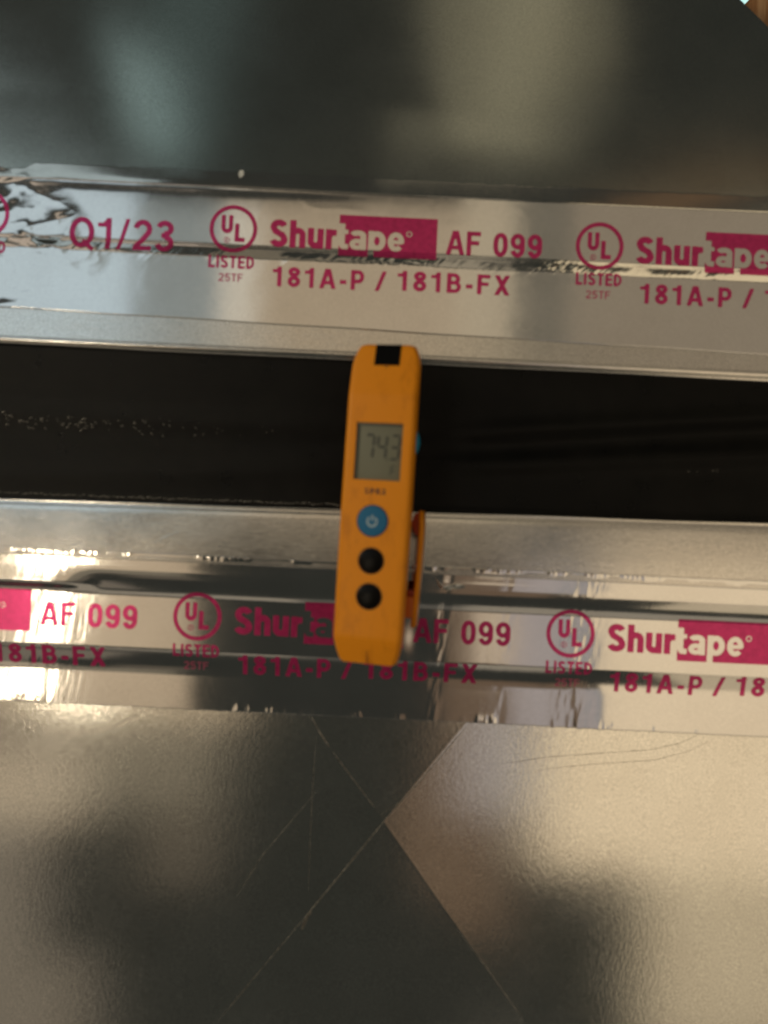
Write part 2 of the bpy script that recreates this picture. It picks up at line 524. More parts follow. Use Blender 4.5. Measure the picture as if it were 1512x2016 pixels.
# glints of the weave, put into pale metallic yarn humps along hem and loose patch
def yarn(name, spots, parent):
    bm = bmesh.new()
    for (x, y, r, ang) in spots:
        u, v = img2uv(x, y)
        h = float(h_fab(np.array([u]), np.array([v]))[0])
        mt = Matrix.Translation(P(u, v, h+.02)) @ Matrix.Rotation(ang, 4, 'Y') @ Matrix.Diagonal((r*S*1.6, r*S*.7, r*S*.75, 1))
        bmesh.ops.create_icosphere(bm, subdivisions=2, radius=1, matrix=mt)
    me = bpy.data.meshes.new(name); bm.to_mesh(me); bm.free()
    o = link(name, me, M_yarn, parent); o['kind'] = 'stuff'
    return o
M_yarn = plain('yarn_glint', (.11, .105, .09), .24, .4, .2, 2500, .1, .00003, .9)
rs = np.random.RandomState(5)
sp = []
x = -20
while x < 690:
    y = 968 + (x)*.0365 + rs.uniform(-1.5, 1.5)
    sp.append((x, y+1.5, rs.uniform(2.0, 3.6), rs.uniform(-.3, .1))); x += rs.uniform(6, 11)
yarn('hem_yarn_glint', sp, FC)
sp = []
for i in range(95):
    x = abs(rs.normal(0, 1))*230
    if x > 660: continue
    y = 824 + x*.045 + rs.normal(0, 9)
    sp.append((x, y, rs.uniform(1.3, 3.2)*(1-.4*x/660), rs.uniform(-1, 1)))
for i in range(7):
    sp.append((rs.uniform(1350, 1500), 928+rs.normal(0, 5), rs.uniform(.9, 1.9), rs.uniform(-1, 1)))
yarn('weave_glint', sp, FC)

# ------------------------------------------------------------------ foil tapes
TU = empty('foil_tape', (0, 0, .12), label='upper strip of printed aluminium foil tape dated Q1/23, wrinkled at its left end', cat='tape')
TU['keep_world'] = 1
def vt_up(u): return 350.5 + 1.6*fbm(u/45., u*0, 121, 3) + 2.2*ss(.55, .75, fbm(u/22., u*0+4, 123, 2)) - 1.5 + 14*ss(-715, -745, u)
def vb_up(u): return 653.5 + .0152*u + .5*np.sin(u/50.)
me = grid_mesh('tape_sheet', us, vt_up, vb_up, 190, h_upper_tape, .45)
link('tape_sheet', me, M_tape, TU)
TL = empty('foil_tape', (0, 0, -.06), label='lower strip of printed aluminium foil tape behind the bottom of the amber thermometer', cat='tape')
TL['keep_world'] = 1
def vt_lo(u):
    j = ss(.52, .75, fbm(u/11., u*0+2, 131, 2))*7*bell(-560, 60, u) + 3*ss(.6, .8, fbm(u/16., u*0+8, 137, 2))*bell(390, 60, u)
    return 1108 - .002*u + j + .5*fbm(u/30., u*0, 139, 2)
def vb_lo(u):
    return 1416 + .8*fbm(u/14., u*0, 141, 3) + 2*ss(.55, .75, fbm(u/9., u*0+5, 143, 2))*(bell(370, 110, u)+.6*bell(-400, 160, u))
us2 = np.linspace(-1150, 1150, 1350)
me = grid_mesh('tape_sheet', us2, vt_lo, vb_lo, 200, h_lower_tape, .4, 9.5)
link('tape_sheet', me, M_tape, TL)

# ---- printing, draped on the tape: each figure is a distance field cut out by marching squares
def R_(p, q, w):            # straight stroke, square ends
    return ('r', p, q, w)
def C_(pts, w, cut=(1, 1)): # curved stroke
    return ('c', pts, w, cut)
def arc(cx, cy, rx, ry, a0, a1, n=14):
    return [(cx+rx*math.cos(rad(a0+(a1-a0)*i/n)), cy+ry*math.sin(rad(a0+(a1-a0)*i/n))) for i in range(n+1)]
def sd_seg(X, Y, p, q):
    dx, dy = q[0]-p[0], q[1]-p[1]; l2 = dx*dx+dy*dy or 1e-9
    t = np.clip(((X-p[0])*dx+(Y-p[1])*dy)/l2, 0, 1)
    return np.hypot(X-p[0]-t*dx, Y-p[1]-t*dy)
def sd_prim(X, Y, s_):
    if s_[0] == 'r':
        _, p, q, w = s_
        l = math.hypot(q[0]-p[0], q[1]-p[1]); ux, uy = (q[0]-p[0])/l, (q[1]-p[1])/l
        a = (X-(p[0]+q[0])/2)*ux+(Y-(p[1]+q[1])/2)*uy; b = -(X-(p[0]+q[0])/2)*uy+(Y-(p[1]+q[1])/2)*ux
        return np.maximum(np.abs(a)-l/2, np.abs(b)-w/2)
    _, pts, w, cut = s_
    d = np.full(X.shape, 9.)
    for p, q in zip(pts[:-1], pts[1:]): d = np.minimum(d, sd_seg(X, Y, p, q))
    d = d - w/2
    for on, e, f in ((cut[0], pts[0], pts[1]), (cut[1], pts[-1], pts[-2])):
        if on:
            l = math.hypot(e[0]-f[0], e[1]-f[1]); hx, hy = (e[0]-f[0])/l, (e[1]-f[1])/l
            hp = (X-e[0])*hx+(Y-e[1])*hy
            near = np.hypot(X-e[0], Y-e[1]) < w*.95
            d = np.where(near & (hp > 0), np.maximum(d, hp), d)
    return d
def glyph(ch, w, xh=.735):
    """strokes for a grotesque letter, capital height 1; returns (strokes, advance width)"""
    h = w/2
    def W(g): return h, g-h, g
    if ch == '1':
        L, R, g = W(.44); return [R_((R-.02, 0), (R-.02, 1), w), R_((0, .78), (R-.02+h, .78), w*.8), C_([(.02, .77), (.17, .80), (.26, .88), (R-.02, 1.0)], w*.55)], g+.06
    if ch == '2':
        L, R, g = W(.58); c = (L+R)/2; rx = (R-L)/2
        return [C_(arc(c, .70, rx, .30-h, 172, -35)+[(c-.02, .33), (L+.04, .18), (L+.02, h)], w, (1, 0)), R_((L-h+.01, h), (g, h), w)], g
    if ch == '3':
        L, R, g = W(.58); c = (L+R)/2; rx = (R-L)/2
        return [C_(arc(c, .75, rx*.93, .25-h, 165, -90), w), C_(arc(c, .28, rx, .28-h, 88, -168), w), R_((c-.10, .525), (c+.03, .525), w)], g
    if ch == '8':
        L, R, g = W(.58); c = (L+R)/2; rx = (R-L)/2
        return [C_(arc(c, .755, rx*.9, .245-h, 0, 360, 26), w, (0, 0)), C_(arc(c, .285, rx, .285-h, 0, 360, 26), w, (0, 0))], g
    if ch == '0':
        L, R, g = W(.57); c = (L+R)/2; rx = (R-L)/2
        return [C_([(c+rx*math.copysign(abs(math.cos(a))**.85, math.cos(a)), .5+(.5-h)*math.copysign(abs(math.sin(a))**.85, math.sin(a))) for a in [rad(x*10) for x in range(37)]], w, (0, 0))], g
    if ch == '9':
        L, R, g = W(.57); c = (L+R)/2; rx = (R-L)/2
        return [C_(arc(c, .67, rx, .33-h, 0, 360, 26), w, (0, 0)), C_([(R, .67), (R, .42)]+arc(c, .36, rx, .36-h, 0, -160), w, (0, 1))], g
    if ch == '4':
        return [R_((.42, 0), (.42, 1), w), R_((0, .3), (.6, .3), w), R_((.03, .3), (.42, 1), w)], .6
    if ch == '5':
        L, R, g = W(.57); c = (L+R)/2; rx = (R-L)/2
        return [R_((L+.03, 1-h), (g-.03, 1-h), w), R_((L+.04, .45), (L+.04, 1), w), C_([(L+.03, .53)]+arc(c, .33, rx, .33-h, 120, -160), w, (0, 1))], g
    if ch == 'A':
        g = .72; return [R_((h*.9-.03, -.08), (g/2-.01, 1.06), w), R_((g-h*.9+.03, -.08), (g/2+.01, 1.06), w), R_((.2, .30), (g-.2, .30), w*.85)], g
    if ch == 'F':
        g = .57; return [R_((h, 0), (h, 1), w), R_((0, 1-h*.95), (g, 1-h*.95), w*.95), R_((0, .52), (g-.06, .52), w*.9)], g
    if ch == 'E':
        g = .58; return [R_((h, 0), (h, 1), w), R_((0, 1-h*.95), (g, 1-h*.95), w*.95), R_((0, .51), (g-.04, .51), w*.9), R_((0, h*.95), (g, h*.95), w*.95)], g
    if ch == 'L':
        g = .55; return [R_((h, 0), (h, 1), w), R_((0, h), (g, h), w)], g
    if ch == 'I': return [R_((h, 0), (h, 1), w)], w
    if ch == 'T':
        g = .58; return [R_((g/2, 0), (g/2, 1), w), R_((0, 1-h*.95), (g, 1-h*.95), w*.95)], g
    if ch == 'H':
        g = .66; return [R_((h, 0), (h, 1), w), R_((g-h, 0), (g-h, 1), w), R_((0, .52), (g, .52), w)], g
    if ch == 'P':
        g = .62; ry = .235; return [R_((h, 0), (h, 1), w), C_([(h, 1-h), (g-.02-h-ry*.75, 1-h)]+arc(g-h-ry*.75, 1-h-ry, ry*.75, ry, 90, -90)+[(h, 1-h-2*ry)], w*.95, (0, 0))], g
    if ch == 'R':
        s_, g = glyph('P', w); return s_+[R_((.3, .45), (g, -.02), w)], g
    if ch == 'K':
        g = .66; return [R_((h, 0), (h, 1), w), R_((h, .35), (g-.06, 1.04), w), R_((.25, .6), (g-.02, -.04), w)], g
    if ch == 'B':
        g = .64; r1, r2 = (1-h-.52)/2, (.52-h)/2
        return [R_((h, 0), (h, 1), w), C_([(h, 1-h), (g-.05-h-r1, 1-h)]+arc(g-.05-h-r1*.9, 1-h-r1, r1*.9, r1, 90, -90)+[(h, .52)], w*.92, (0, 0)), C_([(h, .52), (g-h-r2, .52)]+arc(g-h-r2*.9, h+r2, r2*.9, r2, 90, -90)+[(h, h)], w*.92, (0, 0))], g
    if ch == 'D':
        g = .66; r = .5-h; return [R_((h, 0), (h, 1), w), C_([(h, 1-h), (.2, 1-h)]+arc(.2, .5, g-h-.2, r, 90, -90)+[(h, h)], w*.95, (0, 0))], g
    if ch == 'U':
        g = .66; return [C_([(h, 1.2), (h, .33)]+arc(g/2, .33, g/2-h, .33-h, 180, 360)+[(g-h, 1.2)], w, (0, 0))], g
    if ch == 'S':
        L, R, g = W(.64); c = g/2; rx = g/2-h
        return [C_(arc(c, .735, rx*.94, .265-h, 18, 200, 14)+[(L+.09, .57), (c, .515), (R-.09, .45)]+arc(c, .27, rx, .27-h, 20, -168, 14), w)], g
    if ch == 'X':
        g = .66; return [R_((h*.7, -.05), (g-h*.7, 1.05), w), R_((g-h*.7, -.05), (h*.7, 1.05), w)], g
    if ch == 'Q':
        L, R, g = W(.76); c = g/2
        return [C_(arc(c, .5, c-h, .5-h, 0, 360, 30), w, (0, 0)), R_((c+.04, .25), (g+.0, -.06), w*.85)], g
    if ch == '-': return [R_((0, .37), (.30, .37), w)], .30
    if ch == '/': return [R_((.03, -.1), (.36, 1.1), w*.75)], .40
    if ch == ' ': return [], .18
    # lower case
    if ch == 'h':
        g = .57; r = g/2-h; return [R_((h, 0), (h, 1), w), C_([(h, xh-.3)]+arc(g/2, xh-.27, r, .27-h, 170, 0)+[(g-h, -.2)], w, (0, 0))], g
    if ch == 'u':
        g = .57; r = g/2-h; return [R_((g-h, 0), (g-h, xh), w), C_([(h, xh+.0), (h, .27)]+arc(g/2, .27, r, .27-h, 180, 350)+[(g-h, .3)], w, (1, 0))], g
    if ch == 'r':
        g = .38; return [R_((h, 0), (h, xh), w), C_([(h, xh-.32), (h+.03, xh-.2), (h+.11, xh-h-.02), (g, xh-h-.005)], w, (0, 1))], g
    if ch == 't':
        g = .38; return [C_([(h+.07, .96), (h+.07, .20), (h+.11, h+.02), (g, h)], w), R_((0, xh-h*.8), (g, xh-h*.8), w*.8)], g
    if ch == 'a':
        g = .56; return [C_(arc(g/2-.01, xh-.2, g/2-h, .2-h, 165, 0)+[(g-h, 0)], w, (1, 1)), C_(arc(g/2-.03, .215, g/2-h-.01, .215-h*.95, 60, 330, 18), w*.88, (0, 0))], g
    if ch == 'p':
        g = .59; return [R_((h, -.27), (h, xh), w), C_(arc(g/2, xh/2, g/2-h, xh/2-h, 0, 360, 24), w, (0, 0))], g
    if ch == 'e':
        g = .57; c = xh/2; return [C_([(g-h, c-.02)]+arc(g/2, c, g/2-h, c-h, 0, 318, 22), w*.92, (0, 1)), R_((h, c-.01), (g-h*.6, c-.01), w*.75)], g
    raise KeyError(ch)
def word(txt, w, track=.12):
    out = []; x = 0
    for ch in txt:
        st, g = glyph(ch, w)
        out.append((x, st, ch)); x += g+(track if ch != ' ' else 0)
    return out, x-track
def word_sd(U, V, txt, u0, u1, vt, vb, w, track=.12):
    ws, tot = word(txt, w, track)
    H_ = vb-vt; sx = (u1-u0)/tot
    Y = (vb-V)/H_; d = np.full(U.shape, 99.)
    for x, st, ch in ws:
        X = (U-u0)/sx-x
        m = (X > -.3) & (X < 1.2)
        if not st or not m.any(): continue
        g = np.full(U.shape, 9.)
        for s_ in st: g = np.minimum(g, sd_prim(X, Y, s_))
        g = np.maximum(g, np.maximum(-Y, Y-1)) if ch != 'p' and ch != 'Q' else g
        d = np.minimum(d, np.where(m, g, 9.))
    return d*H_
def march(sdf, u0, u1, v0, v1, step=1.5):
    """polygons of the region where the field is negative"""
    nu = max(2, int((u1-u0)/step)+1); nv = max(2, int((v1-v0)/step)+1)
    us_ = np.linspace(u0, u1, nu); vs_ = np.linspace(v0, v1, nv)
    U, V = np.meshgrid(us_, vs_)
    F = sdf(U, V); F = np.where(np.abs(F) < 1e-4, 1e-4, F)
    key = {}; pts = []; faces = []
    def vert(k, p):
        if k not in key: key[k] = len(pts); pts.append(p)
        return key[k]
    ins = F < 0
    any_ = ins[:-1, :-1] | ins[1:, :-1] | ins[:-1, 1:] | ins[1:, 1:]
    for j, i in zip(*np.nonzero(any_)):
        cs = ((j, i), (j, i+1), (j+1, i+1), (j+1, i)); poly = []
        for a in range(4):
            A, B = cs[a], cs[(a+1) % 4]; fa, fb = F[A], F[B]
            if fa < 0: poly.append(vert(A, (us_[A[1]], vs_[A[0]])))
            if (fa < 0) != (fb < 0):
                t = fa/(fa-fb)
                k = (min(A, B), max(A, B))
                poly.append(vert(k, (us_[A[1]]+t*(us_[B[1]]-us_[A[1]]), vs_[A[0]]+t*(vs_[B[0]]-vs_[A[0]]))))
        if len(poly) > 2: faces.append(poly)
    return pts, faces
def drape(name, fld, box, hf, mat, parent, lift=.10, step=1.5):
    pts, faces = march(fld, *box, step)
    if not faces: return None
    a = np.array(pts); U, V = a[:, 0], a[:, 1]
    H = hf(U, V); e = .8
    gx = (hf(U+e, V)-hf(U-e, V))/(2*e*S*1000); gv = (hf(U, V+e)-hf(U, V-e))/(2*e*S*1000)
    co = np.stack([U*S, -(H+lift)*.001, -(V-1008)*S], -1)
    me = bpy.data.meshes.new(name); me.from_pydata(co.tolist(), [], faces); me.update()
    if me.polygons[0].normal.y > 0: me.flip_normals()
    o = link(name, me, mat, parent)
    nn = np.stack([-gx, -np.ones_like(gx), gv], -1); nn /= np.linalg.norm(nn, axis=1)[:, None]
    me.normals_split_custom_set_from_vertices([tuple(n) for n in nn])
    return o
def dtext(name, txt, u0, u1, vt, vb, w, hf, mat, parent, lift=.10, track=.12, step=1.5):
    H_ = vb-vt
    return drape(name, lambda U, V: word_sd(U, V, txt, u0, u1, vt, vb, w, track), (u0-3, u1+4, vt-3, vb+3+(.3*H_ if 'p' in txt else 0)+(.1*H_ if 'Q' in txt else 0)), hf, mat, parent, lift, step)
def ringf(u, v, r0, r1):
    return lambda U, V: np.abs(np.hypot(U-u, V-v)-(r0+r1)/2)-(r1-r0)/2
def dring(name, u, v, r0, r1, hf, mat, parent, lift=.1, step=1.5):
    return drape(name, ringf(u, v, r0, r1), (u-r1-2, u+r1+2, v-r1-2, v+r1+2), hf, mat, parent, lift, step)

def seq(u, v, k, hf, par, lo=-800, hi=800):
    """one repeat of the print, its round mark centred on (u, v)"""
    def T(txt, a, b, t, base, w, mat=M_ink, tr=.12, st=1.5):
        if u+b*k < lo or u+a*k > hi: return
        dtext('printed_lettering', txt, u+a*k, u+b*k, v+t*k, v+base*k, w, hf, mat, par, track=tr, step=st)
    if u+50 > lo and u-50 < hi:
        r = dring('certification_mark', u, v, 39*k, 47*k, hf, M_ink, par)
        for t_, a, b, t1, b1 in (('U', -24, -1, -27, 9), ('L', 3, 23, -11, 25)):
            dtext('printed_lettering', t_, u+a*k, u+b*k, v+t1*k, v+b1*k, .24, hf, M_ink, r)
        dring('registered_mark', u-12*k, v+22*k, 4.6*k, 6*k, hf, M_inkpale, r, step=.7)
        dtext('registered_mark', 'R', u-14*k, u-10.4*k, v+19*k, v+25*k, .2, hf, M_inkpale, r, step=.5)
    T('LISTED', -45, 45, 54, 79, .21)
    T('25TF', -24, 24, 89, 105, .16, M_inkpale, .1, .9)
    T('Shur', 72, 203, -23, 31, .225, tr=.07)
    if u+401*k > lo and u+208*k < hi:
        def box_(U, V):
            b = np.maximum(np.abs(U-(u+304.5*k))-96.5*k, np.abs(V-(v+2.5*k))-40.5*k)
            t = word_sd(U, V, 'tape', u+204*k, u+337*k, v-23*k, v+30*k, .20, .06)
            rr = ringf(u+346*k, v-6*k, 3.8*k, 5.8*k)(U, V)
            return np.maximum(b, -np.minimum(t, rr))
        drape('printed_box', box_, (u+205*k, u+404*k, v-41*k, v+46*k), hf, M_ink, par, .10, 1.3)
    T('AF', 420, 487, -17, 30, .19, tr=.10)
    T('099', 512, 608, -17, 30, .19, tr=.10)
    T('181A-P', 82, 262, 71, 110, .20, tr=.20)
    T('/', 284, 305, 71, 110, .20)
    T('181B-FX', 327, 547, 68, 107, .20, tr=.20)
seq(-322, 466, 1.0, h_upper_tape, TU)
seq(399, 466, 1.0, h_upper_tape, TU, hi=900)
dtext('printed_lettering', 'Q1/23', -322-321, -322-116, 466-10, 466+52, .165, h_upper_tape, M_ink, TU, track=.10)
seq(-322-487, 459, 1.0, h_upper_tape, TU, lo=-900, hi=-740)
seq(-356, 1230, 1.012, h_lower_tape, TL)
seq(377, 1229, 1.012, h_lower_tape, TL, hi=900)
seq(-1089, 1231, 1.012, h_lower_tape, TL, lo=-850)

# ------------------------------------------------------------------ thermometer
TM = empty('pocket_thermometer', (0, 0, 0), label='amber pocket thermometer reading 74.3 with blue power button, hanging in front of black fabric', cat='thermometer')
yaw, leanr = rad(12), rad(1.0)
uu, vv = img2uv(745.5, 996)
hh = 24.0
kk = (D-hh*.001)/D
TM.matrix_world = Matrix.Translation((uu*S*kk, -hh*.001, -(vv-1008)*S*kk)) @ Matrix.Rotation(leanr, 4, 'Y') @ Matrix.Rotation(-yaw, 4, 'Z')
mmx = .001
HL = 74.2
def fr(z):        # front face depth (mm, negative towards the viewer)
    y = -8.0
    y += 5.5*(max(0, (z-50)/25.0))**1.0
    y += 4.5*(max(0, (-60-z)/15.0))**1.15
    return y
def bk(z):
    y = 8.0
    y -= 1.5*max(0, (z-55)/20.0)**2 + 2*max(0, (-62-z)/13.)**2
    return y
def hw(z):
    w = 15.9
    if z > 62: w -= 3.9*((z-62)/13.)**2.2
    if z > 73.2: w -= 3.4*((z-73.2)/1.8)**2
    if z < -58: w -= 2.6*((-58-z)/17.)**2.
    w += .35*math.cos(z/75*1.6)
    return w
def body_bm():
    zs = list(np.linspace(-HL, -60, 14)) + list(np.linspace(-58, 48, 28)) + list(np.linspace(49.5, 73, 18)) + [73.5, 73.9, 74.1, 74.2]
    bm = bmesh.new(); rings = []
    for z in zs:
        # bottom edge bows downwards
        w, f, b = hw(z), fr(z), bk(z)
        e = 0
        if z > 72.6: e = (z-72.6)/1.6
        f += 1.5*e*e; b -= 1.0*e*e
        r = 2.6; ring = []
        cs = [(w-r, f+r, -90), (w-1.2-3.2, b-3.2, 0), (-w+1.2+3.2, b-3.2, 90), (-w+r, f+r, 180)]
        for ci, (cx, cy, a0) in enumerate(cs):
            rr = r if ci in (0, 3) else 3.2
            for i in range(8):
                a = rad(a0+90*i/7)
                xx, yy = cx+rr*math.cos(a), cy+rr*math.sin(a)
                zz = z
                if z < -60: zz = z + 3.2*((-60-z)/15.)*((xx/w)**2)
                ring.append(bm.verts.new((xx*mmx, yy*mmx, zz*mmx)))
        rings.append(ring)
    n = len(rings[0])
    for a, b in zip(rings[:-1], rings[1:]):
        for i in range(n):
            j = (i+1) % n
            bm.faces.new((a[i], a[j], b[j], b[i]))
    bm.faces.new(list(reversed(rings[0]))); bm.faces.new(rings[-1])
    bmesh.ops.recalc_face_normals(bm, faces=bm.faces)
    return bm
bm = body_bm(); me = bpy.data.meshes.new('body'); bm.to_mesh(me); bm.free()
body = link('body', me, M_yel)
# recess for the display
fx = .0    # display centre in local mm
def zy(y): return (1010-y)*.2335
lx0, lx1, lz0, lz1 = -10.9, 10.7, zy(961), zy(850)
cb = bmesh.new(); bmesh.ops.create_cube(cb, size=1, matrix=Matrix.Translation(((lx0+lx1)/2*mmx, -8*mmx, (lz0+lz1)/2*mmx)) @ Matrix.Diagonal(((lx1-lx0)*mmx, 3.4*mmx, (lz1-lz0)*mmx, 1)))
cm = bpy.data.meshes.new('cut'); cb.to_mesh(cm); cb.free()
co = bpy.data.objects.new('cut', cm); COL.objects.link(co)
md = body.modifiers.new('b', 'BOOLEAN'); md.object = co; md.operation = 'DIFFERENCE'; md.solver = 'EXACT'
bpy.context.view_layer.update()
bme = bpy.data.meshes.new_from_object(body.evaluated_get(bpy.context.evaluated_depsgraph_get()))
bpy.data.objects.remove(body); bpy.data.objects.remove(co)
bme.materials.clear()
body = link('body', bme, M_yel, TM)
bme.set_sharp_from_angle(angle=rad(38))

def boxl(name, x0, x1, y0, y1, z0, z1, mat, parent, bev=.3):
    bm = bmesh.new()
    bmesh.ops.create_cube(bm, size=1, matrix=Matrix.Translation(((x0+x1)/2*mmx, (y0+y1)/2*mmx, (z0+z1)/2*mmx)) @ Matrix.Diagonal(((x1-x0)*mmx, (y1-y0)*mmx, (z1-z0)*mmx, 1)))
    if bev: bmesh.ops.bevel(bm, geom=bm.edges[:], offset=bev*mmx, segments=2, affect='EDGES', profile=.5)
    me = bpy.data.meshes.new(name); bm.to_mesh(me); bm.free()
    o = link(name, me, mat, parent); me.set_sharp_from_angle(angle=rad(50)); return o
disp = boxl('display', lx0+.05, lx1-.05, -6.7, -6.0, lz0+.05, lz1-.05, M_lcd, TM, .05)
# dark strips put in for the shade at top and left of the well
boxl('display_shade', lx0+.02, lx0+1.1, -7.3, -6.2, lz0+.1, lz1-.1, M_lcdw, TM, .05)
boxl('display_shade', lx0+1.1, lx1-.1, -7.3, -6.2, lz1-1.1, lz1-.06, M_lcdw, TM, .05)
def seg(x, z, w, h, parent, slant=.06):
    """a bar of the seven segment digits"""
    bm = bmesh.new()
    c = .32*min(w, h)
    if w > h: pts = [(-w/2, 0), (-w/2+h/2, h/2), (w/2-h/2, h/2), (w/2, 0), (w/2-h/2, -h/2), (-w/2+h/2, -h/2)]
    else: pts = [(0, -h/2), (-w/2, -h/2+w/2), (-w/2, h/2-w/2), (0, h/2), (w/2, h/2-w/2), (w/2, -h/2+w/2)]
    f = bm.faces.new([bm.verts.new(((x+a+(z+b)*slant)*mmx, -6.78*mmx, (z+b)*mmx)) for a, b in pts])
    g = bmesh.ops.extrude_face_region(bm, geom=[f])
    for v in [q for q in g['geom'] if isinstance(q, bmesh.types.BMVert)]: v.co.y += .0001
    bmesh.ops.recalc_face_normals(bm, faces=bm.faces)
    me = bpy.data.meshes.new('digit_segment'); bm.to_mesh(me); bm.free()
    return link('digit_segment', me, M_seg, parent, False)
SEGS = {'7': 'abc', '4': 'fgbc', '3': 'abgcd', 'F': 'aefg'}
def digit(ch, x, z, w, h, t, par):
    q = {'a': (x, z+h/2, w-t*.3, t), 'g': (x, z, w-t*.3, t), 'd': (x, z-h/2, w-t*.3, t),
         'b': (x+w/2, z+h/4, t, h/2-t*.3), 'c': (x+w/2, z-h/4, t, h/2-t*.3), 'f': (x-w/2, z+h/4, t, h/2-t*.3), 'e': (x-w/2, z-h/4, t, h/2-t*.3)}
    for s_ in SEGS[ch]: seg(*q[s_], par)
zc = zy(896)
for ch, x in (('7', -4.4), ('4', 1.6), ('3', 7.6)):
    digit(ch, x-1.9, zc, 3.9, 10.6, 1.3, disp)
seg(3.9-1.2, zc-5.6, .95, 1.0, disp)
digit('F', 6.0, zy(941), 2.0, 4.2, .6, disp)

def disc(name, x, z, r, y0, hgt, mat, parent, dome=.5, n=40, rim=None):
    bm = bmesh.new(); rings = []
    prof = [(1.0, 0), (1.0, hgt*.55), (.95, hgt*.85), (.86, hgt), (.5, hgt+dome*.75), (.2, hgt+dome)]
    for a, hh_ in prof:
        rings.append([bm.verts.new(((x+r*a*math.cos(2*math.pi*i/n))*mmx, (y0-hh_)*mmx, (z+r*a*math.sin(2*math.pi*i/n))*mmx)) for i in range(n)])
    for A, B in zip(rings[:-1], rings[1:]):
        for i in range(n):
            j = (i+1) % n; bm.faces.new((A[i], A[j], B[j], B[i]))
    bm.faces.new(rings[-1]); bmesh.ops.recalc_face_normals(bm, faces=bm.faces)
    me = bpy.data.meshes.new(name); bm.to_mesh(me); bm.free()
    return link(name, me, mat, parent)
YF = -8.0
def ringdisc(x, z, r0, r1, y, mat, nm, parent, n=40):
    bm = bmesh.new()
    A = [bm.verts.new(((x+r0*math.cos(2*math.pi*i/n))*mmx, (y)*mmx, (z+r0*math.sin(2*math.pi*i/n))*mmx)) for i in range(n)]
    B = [bm.verts.new(((x+r1*math.cos(2*math.pi*i/n))*mmx, (y)*mmx, (z+r1*math.sin(2*math.pi*i/n))*mmx)) for i in range(n)]
    for i in range(n):
        j = (i+1) % n; bm.faces.new((A[i], B[i], B[j], A[j]))
    me = bpy.data.meshes.new(nm); bm.to_mesh(me); bm.free()
    return link(nm, me, mat, parent)
def lx(x, y):   # photo x at photo height y -> local x on the front face
    cxl = 757.5 - (y-905)*.0655   # middle of the front face
    return (x-cxl)*.2335/math.cos(yaw)
pb = disc('button', lx(746, 1040), zy(1040), 7.0, YF, .7, M_blue, TM, .25)
ringdisc(lx(746, 1040), zy(1040), 6.95, 7.45, YF-.06, M_brn, 'button_groove', pb)
tag(pb, label='round blue power button')
# power symbol
bm = bmesh.new(); n = 28; x0, z0 = lx(746, 1040), zy(1041)
pr = None
for i in range(n+1):
    a = rad(90+38+(360-76)*i/n)
    A = bm.verts.new(((x0+1.75*math.cos(a))*mmx, (YF-1.02)*mmx, (z0+1.75*math.sin(a))*mmx)); B = bm.verts.new(((x0+2.55*math.cos(a))*mmx, (YF-1.02)*mmx, (z0+2.55*math.sin(a))*mmx))
    if pr: bm.faces.new((pr[0], pr[1], B, A))
    pr = (A, B)
q = [bm.verts.new(((x0+a)*mmx, (YF-1.02)*mmx, (z0+b)*mmx)) for a, b in ((-.36, .3), (.36, .3), (.36, 2.9), (-.36, 2.9))]
bm.faces.new(q)
me = bpy.data.meshes.new('power_symbol'); bm.to_mesh(me); bm.free(); link('power_symbol', me, M_white, pb)
for (x, y) in ((743, 1117), (739, 1186)):
    b_ = disc('button', lx(x, y), zy(y), 5.75, YF, .8, M_blk, TM, .45)
    ringdisc(lx(x, y), zy(y), 5.7, 6.15, YF-.06, M_brn, 'button_groove', b_)
    tag(b_, label='small round black button')

# model lettering under the display
pts_, fcs_ = march(lambda U, V: word_sd(U, V, 'SPK2', -4.9, 4.9, zy(988)*-1-2.6+0, zy(988)*-1, .29, .16), -5.2, 5.3, -zy(988)-2.9, -zy(988)+.3, .16)
me = bpy.data.meshes.new('model_lettering'); me.from_pydata([((a+lx(751, 982))*mmx, (YF-.06)*mmx, -b*mmx) for a, b in pts_], [], fcs_); me.update()
if me.polygons[0].normal.y > 0: me.flip_normals()
link('model_lettering', me, M_brn, TM, False)

# sensor window at the head, bent over the top edge
bm = bmesh.new(); pv = None
zs = list(np.linspace(zy(735), 73, 10)) + [73.6, 74.0, 74.25]
for i, z in enumerate(zs):
    e = max(0, (z-72.6)/1.6)
    y = fr(z)+1.5*e*e - .35
    cx = .6
    A = bm.verts.new(((cx-5.9)*mmx, y*mmx, z*mmx)); B = bm.verts.new(((cx+5.9)*mmx, y*mmx, z*mmx))
    if pv: bm.faces.new((pv[0], pv[1], B, A))
    pv = (A, B)
A = bm.verts.new(((cx-5.9)*mmx, 5*mmx, 74.35*mmx)); B = bm.verts.new(((cx+5.9)*mmx, 5*mmx, 74.35*mmx)); bm.faces.new((pv[0], pv[1], B, A))
g = bmesh.ops.extrude_face_region(bm, geom=bm.faces[:])
for v in [q for q in g['geom'] if isinstance(q, bmesh.types.BMVert)]: v.co += Vector((0, .0006, -.0006))
bmesh.ops.recalc_face_normals(bm, faces=bm.faces)
me = bpy.data.meshes.new('sensor_window'); bm.to_mesh(me); bm.free(); link('sensor_window', me, M_blkgloss, TM, False)
boxl('mould_line', .3, .7, fr(zy(742))-.18, fr(zy(742))+.5, zy(741), zy(735), M_brn, TM, 0)
